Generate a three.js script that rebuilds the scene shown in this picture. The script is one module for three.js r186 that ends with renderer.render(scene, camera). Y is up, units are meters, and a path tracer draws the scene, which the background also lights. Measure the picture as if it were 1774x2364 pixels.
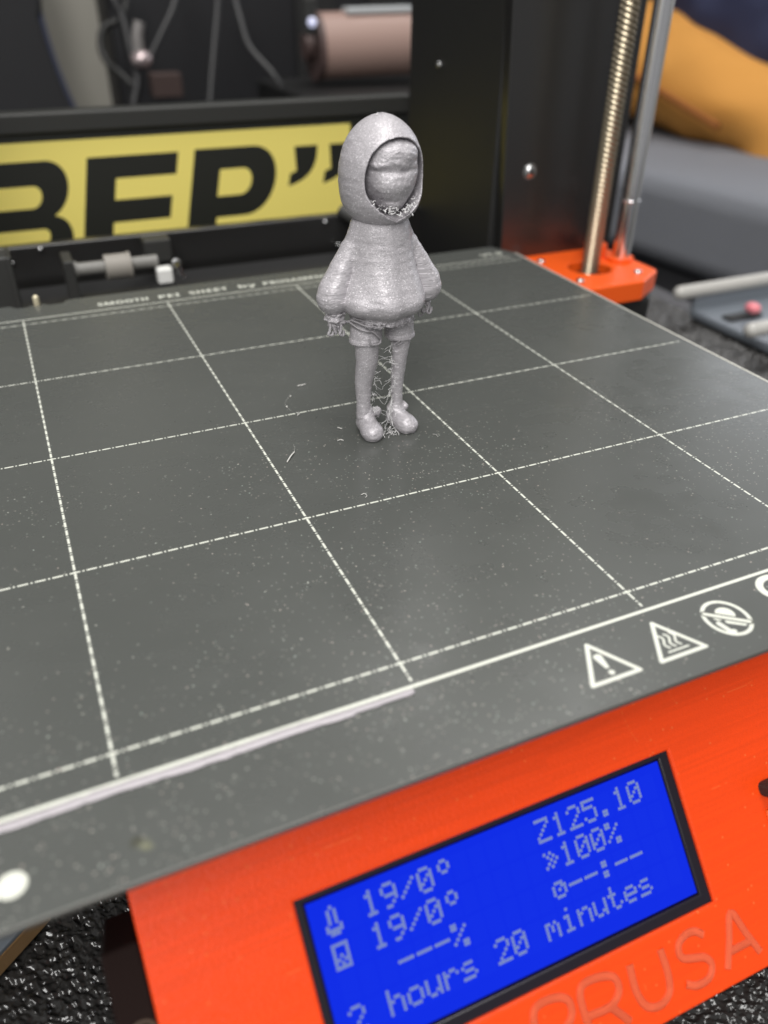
import * as THREE from 'three';
import { RoundedBoxGeometry } from 'three/addons/geometries/RoundedBoxGeometry.js';
import { mergeGeometries } from 'three/addons/utils/BufferGeometryUtils.js';
import { RectAreaLightUniformsLib } from 'three/addons/lights/RectAreaLightUniformsLib.js';

// ---------------------------------------------------------------- camera, light, exposure
const scene = new THREE.Scene();
const camera = new THREE.PerspectiveCamera(64.833, 768 / 1024, 0.01, 30);
camera.position.set(-0.0708925, 0.1028447, 0.1988345);
{ // looking at a point of the print sheet, with the phone rolled a little
  const at = new THREE.Vector3(-0.007932, 0, 0.0596458), z = camera.position.clone().sub(at).normalize();
  const x = new THREE.Vector3(0, 1, 0).cross(z).normalize(), y = z.clone().cross(x), r = 0.01029;
  const X = x.clone().multiplyScalar(Math.cos(r)).addScaledVector(y, Math.sin(r)), Y = y.clone().multiplyScalar(Math.cos(r)).addScaledVector(x, -Math.sin(r));
  camera.quaternion.setFromRotationMatrix(new THREE.Matrix4().makeBasis(X, Y, z));
}
camera.focus = 0.196; camera.userData.fStop = 10.2;
const renderer = new THREE.WebGLRenderer({ antialias: true });
renderer.toneMapping = THREE.LinearToneMapping;
renderer.toneMappingExposure = 1.0;
renderer.shadowMap.enabled = true;
RectAreaLightUniformsLib.init();
scene.background = new THREE.Color().setRGB(0.28, 0.28, 0.285);
// ceiling lamps: [x, y, z, width, depth, strength, tilt towards the printer]
const LAMPS = [[-0.75, 1.35, 1.3, 0.7, 1.2, 13, 0.55], [0.1, 1.5, 0.15, 0.6, 1.2, 7, 0], [0.9, 1.6, -1.3, 0.6, 1.2, 6, 0]];
for (const [x, y, z, w, d, s, tilt] of LAMPS) {
  const l = new THREE.RectAreaLight(new THREE.Color().setRGB(1, 0.985, 0.965), s, w, d), g = new THREE.Group();
  l.position.set(0, -0.012, 0); l.rotation.x = -Math.PI / 2; g.position.set(x, y, z); g.rotation.x = tilt; g.add(l); g.name = 'ceiling_lamp_glow'; scene.add(g);
}
// daylight window on the right-hand wall: mirrored in the rods and in the far side of the print sheet
const WINDOW = { x: 2.3, y: 0.72, z: -1.15, w: 1.7, h: 1.3, glow: 1.1 };
{ const l = new THREE.RectAreaLight(new THREE.Color().setRGB(0.93, 0.97, 1.05), WINDOW.glow, WINDOW.w, WINDOW.h); l.position.set(WINDOW.x - 0.012, WINDOW.y, WINDOW.z); l.rotation.y = Math.PI / 2; scene.add(l); }

// ---------------------------------------------------------------- helpers
let seed = 7;
const rnd = () => { seed = (seed * 1664525 + 1013904223) >>> 0; return seed / 4294967296; };
const rr = (a, b) => a + (b - a) * rnd();
const V = (x, y, z) => new THREE.Vector3(x, y, z);
const lin = (r, g, b) => new THREE.Color().setRGB(r, g, b);
const hash = (x, y, z) => { let h = Math.imul(x, 374761393) ^ Math.imul(y, 668265263) ^ Math.imul(z, 2147483647 - 1274126177); h = Math.imul(h ^ (h >>> 13), 1274126177); return ((h ^ (h >>> 16)) >>> 0) / 4294967296; };
function noise(x, y, z) { // value noise, -1..1
  const X = Math.floor(x), Y = Math.floor(y), Z = Math.floor(z); let a = x - X, b = y - Y, c = z - Z;
  a = a * a * (3 - 2 * a); b = b * b * (3 - 2 * b); c = c * c * (3 - 2 * c);
  const L = (p, q, t) => p + (q - p) * t, h = (i, j, k) => hash(X + i, Y + j, Z + k);
  return 2 * L(L(L(h(0, 0, 0), h(1, 0, 0), a), L(h(0, 1, 0), h(1, 1, 0), a), b), L(L(h(0, 0, 1), h(1, 0, 1), a), L(h(0, 1, 1), h(1, 1, 1), a), b), c) - 1;
}
const used = {};
const numbered = n => { used[n] = (used[n] ?? -1) + 1; return used[n] ? `${n}_${String(used[n]).padStart(3, '0')}` : n; };
function shade(o) { o.castShadow = o.receiveShadow = true; return o; }
function tag(o, label, category, group, kind) { o.userData.label = label; if (category) o.userData.category = category; if (group) o.userData.group = group; if (kind) o.userData.kind = kind; return o; }
function thing(name, label, category, pos = [0, 0, 0], group) { const o = new THREE.Group(); o.name = numbered(name); o.position.set(...pos); scene.add(o); return tag(o, label, category, group); }
function mesh(name, geo, mat, parent = scene) { const m = shade(new THREE.Mesh(Array.isArray(geo) ? mergeGeometries(geo.map(plain)) : geo, mat)); m.name = parent === scene ? numbered(name) : name; parent.add(m); return m; }
function plain(g) { const n = g.index ? g.toNonIndexed() : g; for (const k of Object.keys(n.attributes)) if (!['position', 'normal', 'uv'].includes(k)) n.deleteAttribute(k); return n; }
const box = (w, h, d, x = 0, y = 0, z = 0, r = 0.0006) => new RoundedBoxGeometry(w, h, d, 2, Math.min(r, w / 2.1, h / 2.1, d / 2.1)).translate(x, y, z);
const cyl = (r, h, x, y, z, axis = 'y', n = 28, r2 = r) => { const g = new THREE.CylinderGeometry(r2, r, h, n); if (axis === 'x') g.rotateZ(-Math.PI / 2); if (axis === 'z') g.rotateX(Math.PI / 2); return g.translate(x, y, z); };
const tube = (pts, r, seg = 24, n = 7) => new THREE.TubeGeometry(new THREE.CatmullRomCurve3(pts.map(p => V(...p))), seg, r, n, false);
function flat(color, rough = 0.6, more = {}) { return new THREE.MeshPhysicalMaterial({ color, roughness: rough, ...more }); }
function dataTex(n, m, fn, srgb) { // fn(u, v) -> [r, g, b] in 0..1
  const a = new Uint8Array(n * m * 4);
  for (let j = 0; j < m; j++) for (let i = 0; i < n; i++) { const c = fn(i, j), k = 4 * (j * n + i); for (let q = 0; q < 3; q++) a[k + q] = 255 * Math.min(1, Math.max(0, c[q])); a[k + 3] = 255; }
  const t = new THREE.DataTexture(a, n, m); t.wrapS = t.wrapT = THREE.RepeatWrapping; t.magFilter = THREE.LinearFilter; if (srgb) t.colorSpace = THREE.SRGBColorSpace; t.needsUpdate = true; return t;
}
function curve(pts) { // monotone-ish interpolation through [y, r]
  const p = [...pts].sort((a, b) => a[0] - b[0]);
  return y => {
    if (y <= p[0][0]) return p[0][1]; if (y >= p[p.length - 1][0]) return p[p.length - 1][1];
    let i = 0; while (p[i + 1][0] < y) i++;
    const a = p[Math.max(i - 1, 0)], b = p[i], c = p[i + 1], d = p[Math.min(i + 2, p.length - 1)], h = c[0] - b[0], t = (y - b[0]) / h;
    const m1 = (c[1] - a[1]) / (c[0] - a[0]) * h, m2 = (d[1] - b[1]) / (d[0] - b[0]) * h;
    return (2 * t ** 3 - 3 * t * t + 1) * b[1] + (t ** 3 - 2 * t * t + t) * m1 + (-2 * t ** 3 + 3 * t * t) * c[1] + (t ** 3 - t * t) * m2;
  };
}
const smin = (a, b, k) => { const h = Math.max(k - Math.abs(a - b), 0) / k; return Math.min(a, b) - h * h * k / 4; };
const smax = (a, b, k) => -smin(-a, -b, k);
const ell = (x, y, z, cx, cy, cz, rx, ry, rz) => { const a = (x - cx) / rx, b = (y - cy) / ry, c = (z - cz) / rz, l = Math.sqrt(a * a + b * b + c * c); return (l - 1) * Math.min(rx, ry, rz); };
function cone(x, y, z, A, B) { // capsule whose radius goes from A[3] to B[3]
  const dx = B[0] - A[0], dy = B[1] - A[1], dz = B[2] - A[2], t = Math.min(1, Math.max(0, ((x - A[0]) * dx + (y - A[1]) * dy + (z - A[2]) * dz) / (dx * dx + dy * dy + dz * dz)));
  return Math.hypot(x - A[0] - t * dx, y - A[1] - t * dy, z - A[2] - t * dz) - A[3] - t * (B[3] - A[3]);
}
const chain = (x, y, z, c, k = 0.5) => { let d = 1e9; for (let i = 0; i + 1 < c.length; i++) d = d > 1e8 ? cone(x, y, z, c[i], c[i + 1]) : smin(d, cone(x, y, z, c[i], c[i + 1]), k); return d; };
function net(f, lo, hi, h, scale = 1, uvSize = 20) { // surface nets: a smooth indexed mesh of f = 0
  const n = [0, 1, 2].map(k => Math.ceil((hi[k] - lo[k]) / h) + 1), [nx, ny, nz] = n, val = new Float32Array(nx * ny * nz);
  for (let k = 0, i = 0; k < nz; k++) for (let j = 0; j < ny; j++) for (let l = 0; l < nx; l++, i++) val[i] = f(lo[0] + l * h, lo[1] + j * h, lo[2] + k * h);
  const id = new Int32Array(nx * ny * nz).fill(-1), pos = [], idx = [], sy = nx, sz = nx * ny;
  const E = [[0, 1], [2, 3], [4, 5], [6, 7], [0, 2], [1, 3], [4, 6], [5, 7], [0, 4], [1, 5], [2, 6], [3, 7]], off = [0, 1, sy, sy + 1, sz, sz + 1, sz + sy, sz + sy + 1];
  for (let k = 0; k < nz - 1; k++) for (let j = 0; j < ny - 1; j++) for (let l = 0; l < nx - 1; l++) {
    const b = l + j * sy + k * sz; let mask = 0; for (let c = 0; c < 8; c++) if (val[b + off[c]] < 0) mask |= 1 << c;
    if (mask === 0 || mask === 255) continue;
    let x = 0, y = 0, z = 0, m = 0;
    for (const [p, q] of E) { if (((mask >> p) & 1) === ((mask >> q) & 1)) continue; const a = val[b + off[p]], t = a / (a - val[b + off[q]]); x += (p & 1) + t * ((q & 1) - (p & 1)); y += ((p >> 1) & 1) + t * (((q >> 1) & 1) - ((p >> 1) & 1)); z += (p >> 2) + t * ((q >> 2) - (p >> 2)); m++; }
    id[b] = pos.length / 3; pos.push(lo[0] + (l + x / m) * h, lo[1] + (j + y / m) * h, lo[2] + (k + z / m) * h);
  }
  const quad = (a, b, c, d, flip) => { if (a < 0 || b < 0 || c < 0 || d < 0) return; flip ? idx.push(a, c, b, a, d, c) : idx.push(a, b, c, a, c, d); };
  for (let k = 1; k < nz - 1; k++) for (let j = 1; j < ny - 1; j++) for (let l = 1; l < nx - 1; l++) {
    const b = l + j * sy + k * sz, s = val[b] < 0;
    if (s !== val[b + 1] < 0) quad(id[b - sy - sz], id[b - sz], id[b], id[b - sy], !s);
    if (s !== val[b + sy] < 0) quad(id[b - 1 - sz], id[b - 1], id[b], id[b - sz], !s);
    if (s !== val[b + sz] < 0) quad(id[b - 1 - sy], id[b - sy], id[b], id[b - 1], !s);
  }
  const N = new Float32Array(pos.length), P = new Float32Array(pos.length), U = new Float32Array(pos.length / 3 * 2), e = h * 0.7;
  for (let i = 0; i < pos.length; i += 3) {
    const [x, y, z] = [pos[i], pos[i + 1], pos[i + 2]];
    const g = V(f(x + e, y, z) - f(x - e, y, z), f(x, y + e, z) - f(x, y - e, z), f(x, y, z + e) - f(x, y, z - e)).normalize();
    N[i] = g.x; N[i + 1] = g.y; N[i + 2] = g.z; P[i] = x * scale; P[i + 1] = y * scale; P[i + 2] = z * scale;
    U[i / 3 * 2] = Math.atan2(x, z) * 9 / uvSize; U[i / 3 * 2 + 1] = y / uvSize;
  }
  const G = new THREE.BufferGeometry(); G.setAttribute('position', new THREE.BufferAttribute(P, 3)); G.setAttribute('normal', new THREE.BufferAttribute(N, 3)); G.setAttribute('uv', new THREE.BufferAttribute(U, 2)); G.setIndex(idx); return G;
}

// ---------------------------------------------------------------- materials
const grain = dataTex(256, 256, (i, j) => { const g = 0.5 + 0.22 * noise(i / 3, j / 3, 4) + 0.28 * (hash(i, j, 5) - 0.5); return [g, g, g]; });
const fine = (rep, scale, g = grain) => { const t = g.clone(); t.repeat.set(rep, rep); return { bumpMap: t, bumpScale: scale }; };
const weave = dataTex(128, 128, (i, j) => { const g = 0.5 + 0.25 * Math.sin(i * Math.PI / 4) * Math.sin(j * Math.PI / 4) + 0.3 * (hash(i, j, 9) - 0.5); return [g, g, g]; });
const panelGrain = dataTex(512, 512, (i, j) => { // printed plastic: slight streaks, dust and scuffs
  let k = 1 + 0.025 * noise(i / 90, j / 3, 1) + 0.03 * (hash(i, j, 2) - 0.5), d = 0; const h = hash(i >> 1, j >> 1, 21);
  if (h > 0.9975) d = 0.14; if (Math.abs(noise(i / 70, j / 70, 30)) < 0.006 && noise(i / 40, j / 40, 31) > 0.45) d = 0.1;
  return [0.905 * k + d * 0.1, 0.27 * k + d, 0.065 * k + d];
}, true); panelGrain.repeat.set(11, 11);
const M = {
  orange: flat(lin(0.86, 0.105, 0.008), 0.42, { ...fine(6, 0.00004) }),
  orangePanel: flat(lin(1, 1, 1), 0.36, { map: panelGrain, specularIntensity: 0.6, ...fine(60, 0.0001) }),
  groove: flat(lin(0.95, 0.14, 0.05), 0.5, { ...fine(3, 0.0002) }),
  blackMetal: flat(lin(0.012, 0.0115, 0.011), 0.3, { ior: 1.8, ...fine(3, 0.00002) }),
  blackPlastic: flat(lin(0.012, 0.012, 0.012), 0.5),
  darkGrey: flat(lin(0.03, 0.03, 0.028), 0.5),
  bezel: flat(lin(0.008, 0.006, 0.011), 0.3),
  steel: flat(lin(0.85, 0.85, 0.86), 0.18, { metalness: 1 }),
  screwSteel: flat(lin(0.50, 0.43, 0.31), 0.34, { metalness: 1 }),
  bolt: flat(lin(0.55, 0.55, 0.55), 0.25, { metalness: 1 }),
  grey: flat(lin(0.20, 0.195, 0.18), 0.5),
  white: flat(lin(0.75, 0.75, 0.72), 0.4),
};

// ---------------------------------------------------------------- setting: floor, wall, desk, mat
{
  const carpet = dataTex(256, 256, (i, j) => { const g = 0.6 + 0.4 * noise(i / 2, j / 2, 2); return [0.16 * g, 0.165 * g, 0.18 * g]; }, true); carpet.repeat.set(30, 30);
  const f = mesh('floor', new THREE.PlaneGeometry(8, 8).rotateX(-Math.PI / 2).translate(0.5, -0.82, -0.5), new THREE.MeshStandardMaterial({ map: carpet, roughness: 0.95 })); f.userData.kind = 'structure';
  const w = mesh('wall', box(6, 3.2, 0.1, 0.6, 0.78, -2.2, 0.005), flat(lin(0.018, 0.018, 0.022), 0.85, fine(8, 0.001))); w.userData.kind = 'structure';
  const w2 = mesh('wall', box(0.1, 3.2, 4, 2.37, 0.78, -0.15, 0.005), flat(lin(0.5, 0.5, 0.48), 0.9, fine(8, 0.001))); w2.userData.kind = 'structure';
  const w3 = mesh('wall', box(0.1, 3.2, 3.4, -2.35, 0.78, 0.9, 0.005), flat(lin(0.75, 0.75, 0.73), 0.9, fine(8, 0.001))); w3.userData.kind = 'structure';
  const win = thing('window', 'bright daylight window in the pale right-hand wall', 'window', [WINDOW.x, WINDOW.y, WINDOW.z]);
  mesh('pane', new THREE.PlaneGeometry(WINDOW.w, WINDOW.h).rotateY(-Math.PI / 2), new THREE.MeshStandardMaterial({ color: lin(0.6, 0.6, 0.6), emissive: lin(0.93, 0.97, 1.05), emissiveIntensity: 0.9, roughness: 0.3 }), win);
  for (const [h, d, y, z] of [[0.06, WINDOW.w + 0.12, WINDOW.h / 2 + 0.03, 0], [0.06, WINDOW.w + 0.12, -WINDOW.h / 2 - 0.03, 0], [WINDOW.h, 0.06, 0, WINDOW.w / 2 + 0.03], [WINDOW.h, 0.06, 0, -WINDOW.w / 2 - 0.03], [WINDOW.h, 0.05, 0, 0]]) mesh('frame_bar', box(0.05, h, d, 0, y, z, 0.004), M.white, win);
  const d = thing('desk', 'dark desk carrying the printer and its black mat', 'desk', [0.02, -0.086, -0.03]);
  mesh('desk_top', box(0.66, 0.03, 0.62, 0, -0.0165, 0, 0.003), flat(lin(0.06, 0.06, 0.065), 0.5), d);
  for (const [x, z] of [[-0.29, -0.27], [0.29, -0.27], [-0.29, 0.27], [0.29, 0.27]]) mesh('leg', box(0.04, 0.7, 0.04, x, -0.383, z, 0.003), M.darkGrey, d);
}
{ // crinkled glossy foam mat: a real relief of ridges and cells, finer where it shows nearest
  const x0 = -0.2, x1 = 0.315, z0 = -0.3, z1 = 0.24, top = -0.079, zs = [], pos = [], uv = [], idx = [];
  for (let z = z0; z <= z1; z += z < 0.055 ? 0.0009 : 0.00042) zs.push(z);
  const nx = Math.round((x1 - x0) / 0.00045);
  zs.forEach((zz, j) => { for (let i = 0; i <= nx; i++) {
    const x = (x0 + (x1 - x0) * i / nx) * 1000, z = zz * 1000, a = noise(x / 2.2, z / 2.2, 1), b = noise(x / 1.0 + 40, z / 1.0, 2), c = noise(x / 0.55, z / 0.55 + 9, 3);
    const edge = Math.min(x - x0 * 1000, x1 * 1000 - x, z - z0 * 1000, z1 * 1000 - z);
    pos.push(x / 1000, top + 0.001 * (0.9 * (0.6 - Math.abs(a)) + 0.95 * (0.5 - Math.abs(b)) + 0.5 * c) - (edge < 0.5 ? 0.006 : 0), zz); uv.push(x / 20, z / 20);
    if (i && j) { const q = j * (nx + 1) + i, r = q - nx - 1; idx.push(r - 1, q - 1, q, r - 1, q, r); }
  } });
  const g = new THREE.BufferGeometry(); g.setAttribute('position', new THREE.Float32BufferAttribute(pos, 3)); g.setAttribute('uv', new THREE.Float32BufferAttribute(uv, 2)); g.setIndex(idx);
  g.computeVertexNormals();
  tag(mesh('foam_mat', g, flat(lin(0.026, 0.025, 0.024), 0.13, { specularIntensity: 1 })), 'black crinkled glittering foam mat lying under the printer', 'mat');
}
{
  const b = thing('board', 'blue grey board with raw brown edge on the mat, far lower left', 'board', [-0.1132, -0.0745, 0.0659]);
  b.rotation.y = 0.66;
  mesh('board_top', box(0.075, 0.0015, 0.075, -0.032, 0.0037, -0.019, 0.0004), flat(lin(0.13, 0.15, 0.17), 0.55), b);
  mesh('board_edge', box(0.075, 0.0052, 0.075, -0.032, 0.0003, -0.019, 0.0004), flat(lin(0.33, 0.19, 0.07), 0.7, fine(10, 0.0003)), b);
}

// ---------------------------------------------------------------- print sheet
function sheetPrint() {
  const S = 2048, W = 0.257, H = 0.245, X0 = -0.1285, Z0 = -0.116, c = document.createElement('canvas'); c.width = c.height = S;
  const g = c.getContext('2d'), kx = S / W, kz = S / H, X = x => (x - X0) * kx, Z = z => (z - Z0) * kz, k = kx;
  g.fillStyle = '#515350'; g.fillRect(0, 0, S, S);
  for (let i = 0; i < 900; i++) { g.fillStyle = rnd() < 0.5 ? 'rgba(60,60,56,0.03)' : 'rgba(125,122,112,0.022)'; g.beginPath(); g.arc(rnd() * S, rnd() * S, rr(5, 50), 0, 7); g.fill(); }
  const ink = '#d9dbcf'; g.strokeStyle = g.fillStyle = ink; g.lineCap = 'butt';
  const dashes = (x0, z0, x1, z1) => { // dash, dot, dash ... with a plain cross at every 50 mm
    const L = Math.hypot(x1 - x0, z1 - z0), ux = (x1 - x0) / L, uz = (z1 - z0) / L, bit = (a, b) => { a = Math.max(a, 0); b = Math.min(b, L); if (b <= a) return; g.beginPath(); g.moveTo(X(x0 + ux * a), Z(z0 + uz * a)); g.lineTo(X(x0 + ux * b), Z(z0 + uz * b)); g.stroke(); };
    g.lineWidth = 0.00053 * k;
    const P = 0.05 / 15; for (let a = -2 * P; a < L + P; a += P) { bit(a - 0.00105, a + 0.00105); bit(a + P / 2 - 0.0002, a + P / 2 + 0.0002); }
  };
  for (const z of [0.105, 0.055, 0.005, -0.045, -0.095]) dashes(-0.125, z, 0.125, z);
  for (const x of [-0.125, -0.075, -0.025, 0.025, 0.075]) dashes(x, 0.1097, x, -0.099);
  g.lineWidth = 0.0008 * k; g.beginPath(); g.moveTo(X(-0.125), Z(0.1109)); g.lineTo(X(0.125), Z(0.1109)); g.stroke();
  g.lineWidth = 0.0006 * k; g.beginPath(); g.moveTo(X(-0.125), Z(-0.0998)); g.lineTo(X(0.123), Z(-0.0998)); g.stroke();
  // back lettering
  g.textBaseline = 'alphabetic'; g.font = `bold ${0.0046 * kz}px sans-serif`;
  const word = (t, a, b) => { const w = g.measureText(t).width; g.save(); g.translate(X(a), Z(-0.1042)); g.scale((X(b) - X(a)) / w, 1); g.fillText(t, 0, 0); g.restore(); };
  word('SMOOTH', -0.0492, -0.0304); word('PEI', -0.0273, -0.0188); word('SHEET', -0.0156, -0.0004); word('by', 0.0034, 0.0108); word('PRUSAMENT', 0.0134, 0.0415); word('V1.0', 0.1118, 0.1222);
  // warning pictograms on the front strip
  g.lineJoin = 'round'; g.lineCap = 'round';
  const path = (pts, close) => { g.beginPath(); pts.forEach(([x, z], i) => g[i ? 'lineTo' : 'moveTo'](X(x / 1000), Z(z / 1000))); if (close) g.closePath(); };
  for (const o of [8.45, 23.45]) { g.lineWidth = 0.00088 * k; path([[o, 114.5], [o + 5.1, 123.4], [o - 5.1, 123.4]], true); g.stroke(); }
  g.beginPath(); g.moveTo(X(0.00755), Z(0.1176)); g.quadraticCurveTo(X(0.00845), Z(0.1166), X(0.00935), Z(0.1176)); g.lineTo(X(0.00885), Z(0.1208)); g.lineTo(X(0.00805), Z(0.1208)); g.fill();
  g.beginPath(); g.arc(X(0.00845), Z(0.12195), 0.0006 * k, 0, 7); g.fill();
  g.lineWidth = 0.00048 * k; for (const d of [-1.3, 0, 1.3]) { g.beginPath(); for (let i = 0; i <= 20; i++) g[i ? 'lineTo' : 'moveTo'](X(0.02345 + d / 1000 + 0.0004 * Math.sin(i / 20 * 6.28)), Z(0.1178 + i / 20 * 0.0033)); g.stroke(); }
  path([[21.2, 122.0], [25.7, 122.0]]); g.lineWidth = 0.00045 * k; g.stroke();
  g.lineWidth = 0.00085 * k; g.beginPath(); g.ellipse(X(0.0378), Z(0.1189), 0.0043 * kx, 0.0047 * kz, 0, 0, 7); g.stroke();
  g.beginPath(); g.ellipse(X(0.0383), Z(0.11795), 0.00195 * kx, 0.0019 * kz, 0, 0, 7); g.fill(); g.beginPath(); g.ellipse(X(0.0361), Z(0.1181), 0.0009 * kx, 0.001 * kz, 0, 0, 7); g.fill();
  g.save(); g.lineWidth = 0.0011 * k; path([[35.2, 119.6], [35.7, 122.0]]); g.stroke(); path([[37.2, 119.9], [39.6, 121.6]]); g.stroke(); path([[35.6, 122.2], [36.4, 122.4]]); g.stroke(); g.restore();
  g.strokeStyle = '#55564f'; g.lineWidth = 0.0016 * k; path([[34.6, 116.4], [41.0, 121.5]]); g.stroke(); g.strokeStyle = ink; g.lineWidth = 0.0009 * k; path([[34.6, 116.4], [41.0, 121.5]]); g.stroke();
  g.lineWidth = 0.0016 * k; g.beginPath(); g.ellipse(X(0.0541), Z(0.1158), 0.0037 * kx, 0.0032 * kz, 0, 0, 7); g.stroke(); // round emblem, cut by the frame
  g.beginPath(); g.ellipse(X(-0.0907), Z(0.1221), 0.0021 * kx, 0.0021 * kz, 0, 0, 7); g.fill(); g.lineWidth = 0.0018 * k; path([[-91, 122.2], [-97, 124]]); g.stroke();
  // stains and dust
  for (const [x, z, r, col] of [[-0.0742, 0.1222, 0.0011, 'rgba(62,60,50,0.55)'], [-0.0731, 0.1231, 0.0013, 'rgba(120,114,98,0.6)']]) for (let i = 0; i < 46; i++) { g.fillStyle = col.replace(/[\d.]+\)$/, '0.09)'); g.beginPath(); g.arc(X(x + rr(-1, 1) * r * 0.6), Z(z + rr(-1, 1) * r * 0.6), r * kx * rr(0.15, 0.6), 0, 7); g.fill(); }
  for (let i = 0; i < 12000; i++) { // dust specks, thicker towards the front
    const x = rr(-0.127, 0.127), z = -0.115 + 0.243 * Math.pow(rnd(), 0.55); if (noise(x * 40, z * 40, 3) < rr(-1.1, 0.5)) continue;
    g.fillStyle = `rgba(${214 + rr(-20, 20) | 0},210,198,${rr(0.2, 0.75)})`; g.save(); g.translate(X(x), Z(z)); g.rotate(rnd() * 6); const big = z > 0.02 ? 1.5 : 1; g.fillRect(0, 0, big * rr(0.8, 2.1), big * rr(0.8, 1.8)); g.restore();
  }
  for (let i = 0; i < 70; i++) { g.strokeStyle = `rgba(205,203,192,${rr(0.08, 0.3)})`; g.lineWidth = rr(0.5, 1); const x = rnd() * S, z = rnd() * S, a = rnd() * 6; g.beginPath(); g.moveTo(x, z); g.quadraticCurveTo(x + 8 * Math.cos(a), z + 8 * Math.sin(a), x + rr(6, 16) * Math.cos(a + 0.5), z + rr(6, 16) * Math.sin(a + 0.5)); g.stroke(); }
  const t = new THREE.CanvasTexture(c); t.colorSpace = THREE.SRGBColorSpace; t.flipY = false; t.anisotropy = 8; return t;
}
{
  const s = new THREE.Shape(), x = 0.1275, f = -0.1283, b = 0.1158, r = 0.002; // shape y = -z
  s.moveTo(-x + r, f); s.lineTo(x - r, f); s.quadraticCurveTo(x, f, x, f + r); s.lineTo(x, b - 0.0105); s.lineTo(x - 0.0045, b - 0.0012); s.quadraticCurveTo(x - 0.006, b, x - 0.0075, b);
  s.lineTo(-0.0585, b); s.lineTo(-0.0605, b - 0.003); s.lineTo(-0.0655, b - 0.0032); s.lineTo(-0.0672, b - 0.001); s.absarc(-0.0692, b - 0.001, 0.002, 0, Math.PI, true); s.lineTo(-0.0722, b - 0.003); s.lineTo(-0.0765, b - 0.0028); s.lineTo(-0.0785, b);
  s.lineTo(-x + r, b); s.quadraticCurveTo(-x, b, -x, b - r); s.lineTo(-x, f + r); s.quadraticCurveTo(-x, f, -x + r, f);
  const g = new THREE.ExtrudeGeometry(s, { depth: 0.0006, bevelEnabled: true, bevelThickness: 0.0003, bevelSize: 0.0003, bevelSegments: 3, curveSegments: 8 }).rotateX(-Math.PI / 2).translate(0, -0.0009, 0);
  const p = g.attributes.position, uv = g.attributes.uv; for (let i = 0; i < p.count; i++) uv.setXY(i, (p.getX(i) + 0.1285) / 0.257, (p.getZ(i) + 0.116) / 0.245);
  const rough = dataTex(512, 512, (i, j) => { const v = 0.46 + 0.09 * noise(i / 60, j / 60, 1) + 0.05 * noise(i / 9, j / 9, 2) + 0.06 * Math.max(0, noise(i / 22 + j / 50, j / 6 - i / 14, 5)) + 0.02 * (hash(i, j, 3) - 0.5); return [v, v, v]; });
  const top = flat(lin(1, 1, 1), 0.62, { map: sheetPrint(), roughnessMap: rough, specularIntensity: 0.9 });
  const m = mesh('print_sheet', g, [top, flat(lin(0.12, 0.12, 0.11), 0.4, { metalness: 0.3 })]);
  mesh('painted_edge_highlight', box(0.0008, 0.0009, 0.229, 0.12805, -0.00035, 0.0105, 0.0003), flat(lin(0.62, 0.61, 0.54), 0.35, { metalness: 0.3 }), m);  // pale strip: grazing highlight of the right edge put into the colour
  tag(m, 'dark grey steel print sheet with dashed white grid and warning pictograms', 'print sheet');
}
{ // bead of filament along the front line
  const pts = []; for (let i = 0; i <= 60; i++) { const t = i / 60; pts.push([-0.0262 - 0.09 * t, 0.00012, 0.1121 + 0.00012 * Math.sin(t * 20)]); }
  const g = new THREE.TubeGeometry(new THREE.CatmullRomCurve3(pts.map(q => V(...q))), 240, 0.00062, 10), p = g.attributes.position;
  for (let i = 0; i < p.count; i++) { const x = p.getX(i), w = x < -0.037 ? 1.3 : 1; p.setY(i, (p.getY(i) - 0.00012) * 0.45 + 0.0002 + 0.00003 * noise(x * 2000, p.getZ(i) * 3000, 1)); p.setZ(i, 0.1121 + (p.getZ(i) - 0.1121) * w * (1 + 0.14 * noise(x * 700, 3, 2)) + (x < -0.037 ? 0.00018 : 0)); }
  g.computeVertexNormals();
  const b = thing('purge_line', 'pale lilac grey bead of filament along the front line of the print sheet', 'filament bead');
  mesh('bead', g, flat(lin(0.42, 0.39, 0.41), 0.35), b); const e = new THREE.SphereGeometry(0.00062, 14, 10); e.scale(1, 0.45, 1.02); e.translate(-0.0262, 0.0002, 0.1121); mesh('bead_end', e, flat(lin(0.42, 0.39, 0.41), 0.35), b);
}

// ---------------------------------------------------------------- figurine
const pla = (() => {
  const N = 512, row = Array.from({ length: 103 }, (_, i) => hash(i, 3, 8));
  const bump = dataTex(N, N, (i, j) => { const l = j / 5, k = Math.floor(l) % 102, t = l - Math.floor(l), v = 0.42 + 0.14 * Math.sin(Math.PI * t) + 0.1 * (row[k] - 0.5) + 0.06 * noise(i / 22, k * 3.1, 5) + 0.42 * (hash((i / 5) | 0, (j / 5) | 0, 6) - 0.5); return [v, v, v]; });
  const col = dataTex(N, N, (i, j) => { const k = Math.floor(j / 5); let v = 0.77 + 0.03 * noise(i / 40, k * 2.3, 7) + 0.11 * (hash((i / 5) | 0, (j / 5) | 0, 2) - 0.5); const h = hash((i / 5) | 0, (j / 5) | 0, 12); if (h > 0.93) v += 0.26 * (h - 0.93) / 0.07; return [v * 0.985, v * 0.965, v * 0.985]; }, true);
  return flat(lin(0.86, 0.86, 0.86), 0.36, { map: col, bumpMap: bump, bumpScale: 0.00011, metalness: 0.14 });
})();
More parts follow.
